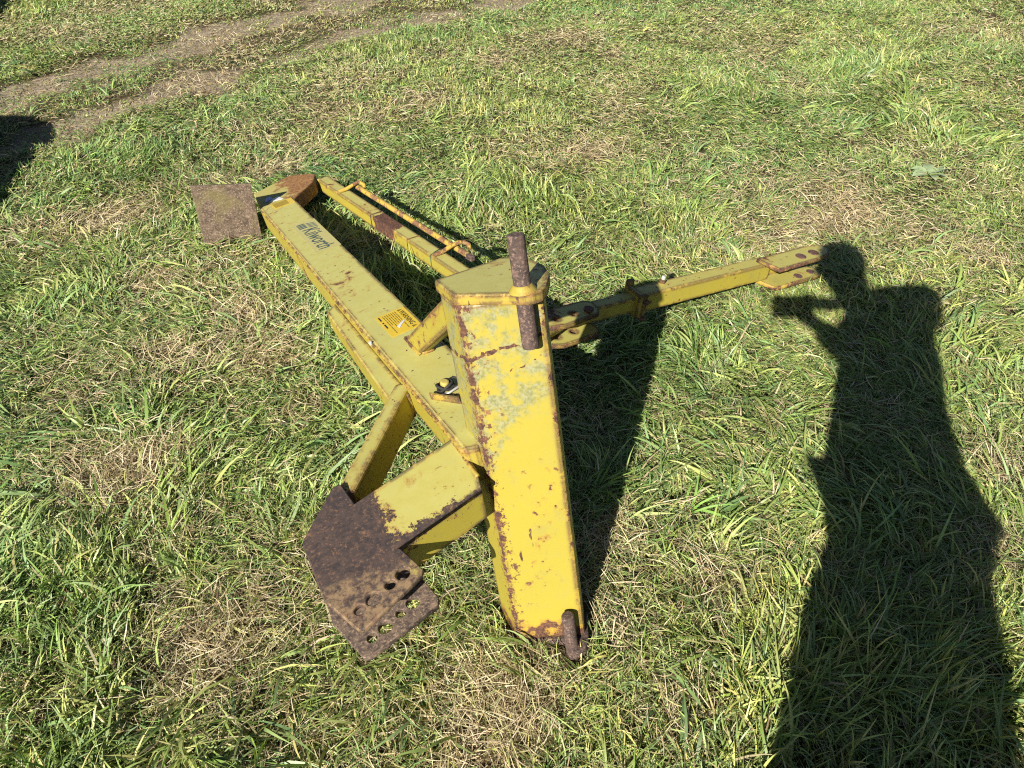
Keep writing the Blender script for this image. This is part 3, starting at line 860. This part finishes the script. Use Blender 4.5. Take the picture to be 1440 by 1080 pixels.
# 2. turf: tufts of green blades leaning with the lie of the sward
tx, ty = sample(1750, .78)
th = tallness(tx, ty); td = dryness(tx, ty); tt = track(tx, ty)
keep = rng.random(len(tx)) < np.clip(1.0 - .78 * td - .68 * tt, .05, 1) * np.clip(fbm(tx, ty, .13, 91, 2) * 2.6 - .45, .12, 1.0)
tx, ty, th, td, tt = [a[keep] for a in (tx, ty, th, td, tt)]
nb = np.clip(rng.poisson(6.5 + 4 * np.clip(th, 0, 1)), 3, 22)
ti = np.repeat(np.arange(len(tx)), nb); n = len(ti)
rr_ = rng.random(n) ** .5 * .022 * (1 + .5 * (cam_depth(tx, ty)[ti] / 3)); ra = rng.random(n) * math.tau
x = tx[ti] + rr_ * np.cos(ra); y = ty[ti] + rr_ * np.sin(ra)
laid = np.clip(fbm(tx, ty, .6, 71, 2) * 2.2 - .35 + rng.normal(0, .15, len(tx)), 0, 1)
lean = flow(tx, ty) + rng.normal(0, .45, len(tx))
az = lean[ti] + rng.normal(0, 1, n) * (1.5 - 1.1 * laid[ti])
L = rng.gamma(9, 1 / 9, n) * (.052 + .058 * np.clip(th[ti], -.3, 1.2)) * np.clip(1.15 - .075 * cam_depth(x, y), .66, 1) * (1 - .45 * tt[ti])
L = np.clip(L, .022, .2)
W = rng.uniform(.0030, .0068, n) * lodw(x, y, .36) * (.8 + .35 * np.clip(th[ti], 0, 1))
a0 = R(1) * (72 - 48 * laid[ti] + rng.normal(0, 13, n)); bend = rng.uniform(.2, 1.5, n) + .5 * laid[ti]
tc = pick(GREENS, len(tx))[ti] * rng.uniform(.8, 1.25, (n, 1))
yel = fbm(x, y, .9, 81, 2)[:, None]
tc = tc * (1 + (yel - .5) * np.array([.9, .35, .2]))
dm = (rng.random(n) < .07 + .25 * td[ti])[:, None]
tc = np.where(dm, pick(STRAW, n), tc)
cd_ = cam_depth(x, y); far = cd_ > 3.2; vfar = cd_ > 4.8
for nm, sel, ns, lab in (('turf_grass', ~far, 4, 'green grass blades leaning every way around the yellow frame'), ('paddock_grass', far & ~vfar, 3, 'shorter paddock grass just beyond the yellow frame and its rust plate'), ('verge_grass', vfar, 2, 'short grass at the back of the paddock on both sides of the wheel track')):
    o, k = build_blades(nm, x[sel], y[sel], L[sel], W[sel], az[sel], a0[sel], bend[sel], rng.normal(0, .5, sel.sum()), tc[sel], ns, GM)
    tag(o, lab, 'grass', kind='stuff'); tot += k

# 3. long leaves flopped over the sward
tx, ty = sample(170, .85)
th = tallness(tx, ty); keep = rng.random(len(tx)) < np.clip(.30 + .9 * th - .6 * track(tx, ty), .03, 1)
tx, ty, th = tx[keep], ty[keep], th[keep]
nb = rng.integers(3, 9, len(tx)); ti = np.repeat(np.arange(len(tx)), nb); n = len(ti)
x = tx[ti] + rng.normal(0, .014, n); y = ty[ti] + rng.normal(0, .014, n)
az = (flow(tx, ty) + rng.normal(0, .35, len(tx)))[ti] + rng.normal(0, .55, n)
L = rng.uniform(.09, .175, n) * (1 + .25 * np.clip(th[ti], 0, 1)) * np.clip(1.2 - .1 * cam_depth(x, y), .6, 1); W = rng.uniform(.0048, .0090, n) * lodw(x, y, .4)
tc = pick(GREENS[:6], len(tx))[ti] * rng.uniform(.8, 1.1, (n, 1))
o, k = build_blades('long_grass', x, y, L, W, az, R(1) * rng.uniform(12, 55, n), rng.uniform(.4, 1.6, n), rng.normal(0, .5, n), tc, 5, GM)
tag(o, 'long broad grass leaves flopped over the shorter turf', 'grass', kind='stuff'); tot += k

# 4. dry straw lying in the worn patches
x, y = sample(3600, .85)
dr = dryness(x, y); keep = rng.random(len(x)) < np.clip(dr * 1.25 - .12 + .05, .02, 1)
x, y, dr = x[keep], y[keep], dr[keep]; n = len(x)
o, k = build_blades('straw', x, y, rng.uniform(.045, .12, n) * np.clip(1.2 - .11 * cam_depth(x, y), .42, 1), rng.uniform(.0013, .0026, n) * lodw(x, y, .5), flow(x, y) + rng.normal(0, 1.1, n), R(1) * rng.uniform(2, 38, n), rng.uniform(.0, 1.2, n), rng.normal(0, .7, n), pick(STRAW, n, [.32, .14, .34, .07, .03, .10]) * 1.08, 3, SM, rng.random(n) * .035)
tag(o, 'bleached straw lying in the worn patches of turf', 'straw', kind='stuff'); tot += k
print('grass triangles', tot)

# ------------------------------------------------------------------ things off to the side whose shadows reach the picture
def skin_me(verts, edges, radii, sub=2, root=0):
    me = bpy.data.meshes.new('sk'); me.from_pydata(verts, edges, [])
    o = bpy.data.objects.new('sk', me); col.objects.link(o)
    m = o.modifiers.new('s', 'SKIN'); m.use_smooth_shade = True
    for i, r in enumerate(radii):
        sv = me.skin_vertices[0].data[i]
        sv.radius = r if isinstance(r, tuple) else (r, r); sv.use_root = (i == root)
    sd = o.modifiers.new('d', 'SUBSURF'); sd.levels = sub; sd.render_levels = sub
    dg = bpy.context.evaluated_depsgraph_get()
    out = bpy.data.meshes.new_from_object(o.evaluated_get(dg))
    bpy.data.objects.remove(o); bpy.data.meshes.remove(me)
    return out

M['skin'] = plain('skin', (.50, .30, .22), .5, .12)
M['coat'] = plain('dark_coat', (.05, .06, .08), .85, .3)
M['trouser'] = plain('dark_trousers', (.06, .06, .07), .85, .3)
M['boot'] = plain('rubber_boot', (.03, .04, .03), .5, .3)
M['hair'] = plain('brown_hair', (.07, .045, .03), .7, .4)
M['phone'] = plain('black_phone', (.02, .02, .022), .25, .1)
M['galv'] = plain('dull_grey_steel', (.30, .31, .31), .6, .35, .4)

J = {'pel': (.44, -.14, 1.00), 'spn': (.40, -.13, 1.26), 'che': (.375, -.12, 1.50), 'nek': (.26, -.11, 1.685), 'hd0': (.185, -.09, 1.775), 'hd1': (.165, -.095, 1.885),
     'ls': (.255, -.12, 1.54), 'le': (.300, -.20, 1.43), 'lw': (.125, -.075, 1.545), 'lh': (.085, -.055, 1.572),
     'rs': (.495, -.13, 1.57), 're': (.520, -.15, 1.735), 'rw': (.19, -.075, 1.640), 'rh': (.125, -.055, 1.615),
     'lp': (.37, -.14, .95), 'lk': (.325, -.13, .52), 'la': (.300, -.16, .10), 'lt': (.285, -.03, .05),
     'rp': (.555, -.14, .95), 'rk': (.645, -.15, .52), 'ra': (.690, -.18, .10), 'rt': (.715, -.05, .05)}
RAD = {'pel': (.17, .13), 'spn': (.15, .12), 'che': (.15, .12), 'nek': .06, 'hd0': (.085, .10), 'hd1': (.082, .10), 'ls': .066, 'le': .045, 'lw': .028, 'lh': (.042, .018),
       'rs': .066, 're': .046, 'rw': .028, 'rh': (.042, .018), 'lp': .095, 'lk': .06, 'la': .042, 'lt': .04, 'rp': .095, 'rk': .06, 'ra': .042, 'rt': .04}
E_ = [('pel', 'spn'), ('spn', 'che'), ('che', 'nek'), ('nek', 'hd0'), ('hd0', 'hd1'), ('che', 'ls'), ('ls', 'le'), ('le', 'lw'), ('lw', 'lh'), ('che', 'rs'), ('rs', 're'), ('re', 'rw'), ('rw', 'rh'),
      ('pel', 'lp'), ('lp', 'lk'), ('lk', 'la'), ('la', 'lt'), ('pel', 'rp'), ('rp', 'rk'), ('rk', 'ra'), ('ra', 'rt')]
def figure(keys, extra=(), grow=0.0, sub=2):
    ks = list(keys); V = [J[k] for k in ks]; Rr = [RAD[k] for k in ks]
    if grow: Rr = [tuple(a + grow for a in (r if isinstance(r, tuple) else (r, r))) for r in Rr]
    Ed = [(ks.index(a), ks.index(b)) for a, b in E_ if a in ks and b in ks]
    for base, chain, rad in extra:
        prev = ks.index(base)
        for p in chain:
            V.append(p); Rr.append(rad); Ed.append((prev, len(V) - 1)); prev = len(V) - 1
    return skin_me(V, Ed, Rr, sub)
fing = []
for base, sx in (('lh', 1), ('rh', -1)):
    h = Vector(J[base])
    for k, (dz, ln) in enumerate(((.030, .030), (.014, .036), (-.004, .034), (-.022, .026))):
        a = h + Vector((-.022 * 1, .022, dz)); b = a + Vector((-.020, .012, .002)); c = b + Vector((-.012, -ln * .3, 0))
        fing.append((base, [tuple(a), tuple(b), tuple(c)], .0085))
    fing.append((base, [tuple(h + Vector((-.008, -.016, .026))), tuple(h + Vector((-.026, -.022, .034)))], .0095))
person = empty('person', (.48, -.14, 0)); PW[person.name] = Matrix.Translation(person.location)
tag(person, 'person in a dark coat standing by the frame holding a phone out at arm length', 'person')
body = link('body', figure(list(J), fing), M['skin'], person)
def loft_me(rings, n=32):
    bm = bmesh.new(); prev = None
    for (x, y, z, rx_, ry_) in rings:
        ring = [bm.verts.new((x + rx_ * math.cos(k * math.tau / n), y + ry_ * math.sin(k * math.tau / n), z + .006 * math.sin(5 * k * math.tau / n))) for k in range(n)]
        if prev:
            for k in range(n): bm.faces.new((prev[k], prev[(k + 1) % n], ring[(k + 1) % n], ring[k]))
        prev = ring
    bm.faces.new(prev)
    return mesh_bm(bm, True)
coat = link('coat', loft_me([(.455, -.14, .40, .262, .17), (.46, -.14, .54, .257, .17), (.455, -.14, .73, .238, .165), (.468, -.14, .88, .205, .16), (.425, -.14, 1.04, .215, .155), (.397, -.13, 1.31, .182, .145), (.387, -.13, 1.45, .178, .14), (.372, -.125, 1.56, .168, .125), (.345, -.12, 1.64, .13, .10), (.285, -.115, 1.69, .075, .075)]), M['coat'], person)
link('sleeve', figure(['ls', 'le', 'lw'], (), .016), M['coat'], coat)
link('sleeve', figure(['rs', 're', 'rw'], (), .018), M['coat'], coat)
link('trousers', figure(['pel', 'lp', 'lk', 'la', 'rp', 'rk', 'ra'], (), .018), M['trouser'], person)
for a, b, c_ in (('lk', 'la', 'lt'), ('rk', 'ra', 'rt')):
    kk = Vector(J[a]).lerp(Vector(J[b]), .35)
    link('boot', skin_me([tuple(kk), J[b], J[c_]], [(0, 1), (1, 2)], [.072, .062, (.055, .045)], 2), M['boot'], person)
bm = bmesh.new(); bmesh.ops.create_uvsphere(bm, u_segments=20, v_segments=12, radius=1)
for v_ in bm.verts:
    q = v_.co.copy(); low = min(0, q.z) * (1.15 if q.y < .1 else .25)
    v_.co = Vector((.163, -.10, 1.875)) + Vector((q.x * .104, q.y * .115, max(q.z, 0) * .09 + low * .10))
link('hair', mesh_bm(bm, True), M['hair'], person)
for sx in (-1, 1):
    link('ear', cyl_me((.172 + sx * .086, -.085, 1.81), (.172 + sx * .102, -.09, 1.813), .026, 12, .004), M['skin'], person)
    bm = bmesh.new(); bmesh.ops.create_uvsphere(bm, u_segments=10, v_segments=8, radius=.012)
    bmesh.ops.translate(bm, vec=(.170 + sx * .032, .000, 1.825), verts=bm.verts)
    link('eye', mesh_bm(bm, True), M['white'], person)
link('nose', cyl_me((.172, -.01, 1.83), (.176, .020, 1.785), .008, 10, .003, .016), M['skin'], person)
link('mouth', tube_me([(.15, .002, 1.75), (.178, .010, 1.747), (.205, .002, 1.75)], .006, 2), M['skin'], person)
phone = link('phone', box_me(-.083, .083, -.0055, .0055, -.046, .046, .005), M['phone'], None, Matrix.Translation((.045, -.0125, 1.585)) @ Matrix.Rotation(R(-40.5), 4, 'X'))
tag(phone, 'black phone held out level in the hand of the person in the dark coat', 'phone')

def shadow_caster(loc, label):  # invented unseen shape, its profile drawn to throw the shadow at the left
    h = empty('unseen_caster', loc); PW[h.name] = Matrix.Translation(loc)
    T = Matrix.Translation(loc)
    tag(h, label, 'shadow_caster', 'invented grey shapes out of view, added for their shadows')
    prof = [(-.9, 1.0), (.02, 1.0), (.12, .985), (.18, .94), (.28, .86), (.545, .66), (.77, .45), (.97, .24), (1.04, .10), (1.0, .06), (-.9, .06)]
    fr = T @ frame((0, 0, 0), Vector((1, 0, 0)), Vector((0, 0, 1)), Vector((0, -1, 0)))
    link('bin', prism_me(prof, -.75, .0, .01), M['galv'], h, fr)
    for x in (-.8, .22):
        for y in (.06, .70):
            link('leg', box_me(x - .03, x + .03, y - .03, y + .03, -.04, .08, .004), M['galv'], h, T)
    link('rim', box_me(-.92, .02, -.02, .77, 1.0, 1.03, .006), M['galv'], h, T)
    return h
shadow_caster((-3.61, 2.12, 0), 'invented grey shape out of view, added to cast the shadow on the turf beside the near wheel rut')
shadow_caster((-5.30, 5.05, 0), 'second invented grey shape out of view, added to cast the shadow on the far side of the track')

# ------------------------------------------------------------------ a pale broad-leaved weed in the turf
M['leaf'] = plain('weed_leaf', (.26, .33, .17), .55, .3)
wx, wy = 2.14, 3.52
weed = empty('broadleaf_weed', (wx, wy, float(gh(wx, wy)))); PW[weed.name] = Matrix.Translation(weed.location)
tag(weed, 'pale green broad-leaved weed lying flat in the turf', 'weed')
for k, (az, L_, W_) in enumerate(((-1.9, .10, .055), (-.9, .085, .05), (.3, .11, .05), (1.2, .13, .045), (2.3, .09, .05), (3.2, .08, .05))):
    bm = bmesh.new(); rows = []
    for i in range(6):
        u = i / 5; w_ = W_ * .5 * math.sin(math.pi * min(1, .12 + u * .88)) ** .7
        z_ = .022 + .030 * math.sin(u * 2.2) - .022 * u
        c_ = Vector((math.sin(az), math.cos(az), 0)) * (L_ * u + .008) + Vector((0, 0, z_))
        sd_ = Vector((math.cos(az), -math.sin(az), .15)) * w_
        rows.append([bm.verts.new(c_ - sd_), bm.verts.new(c_ - Vector((0, 0, .006))), bm.verts.new(c_ + sd_)])
    for a_, b_ in zip(rows[:-1], rows[1:]):
        for q in (0, 1): bm.faces.new((a_[q], a_[q + 1], b_[q + 1], b_[q]))
    link('leaf', mesh_bm(bm, True), M['leaf'], weed, Matrix.Translation(weed.location))
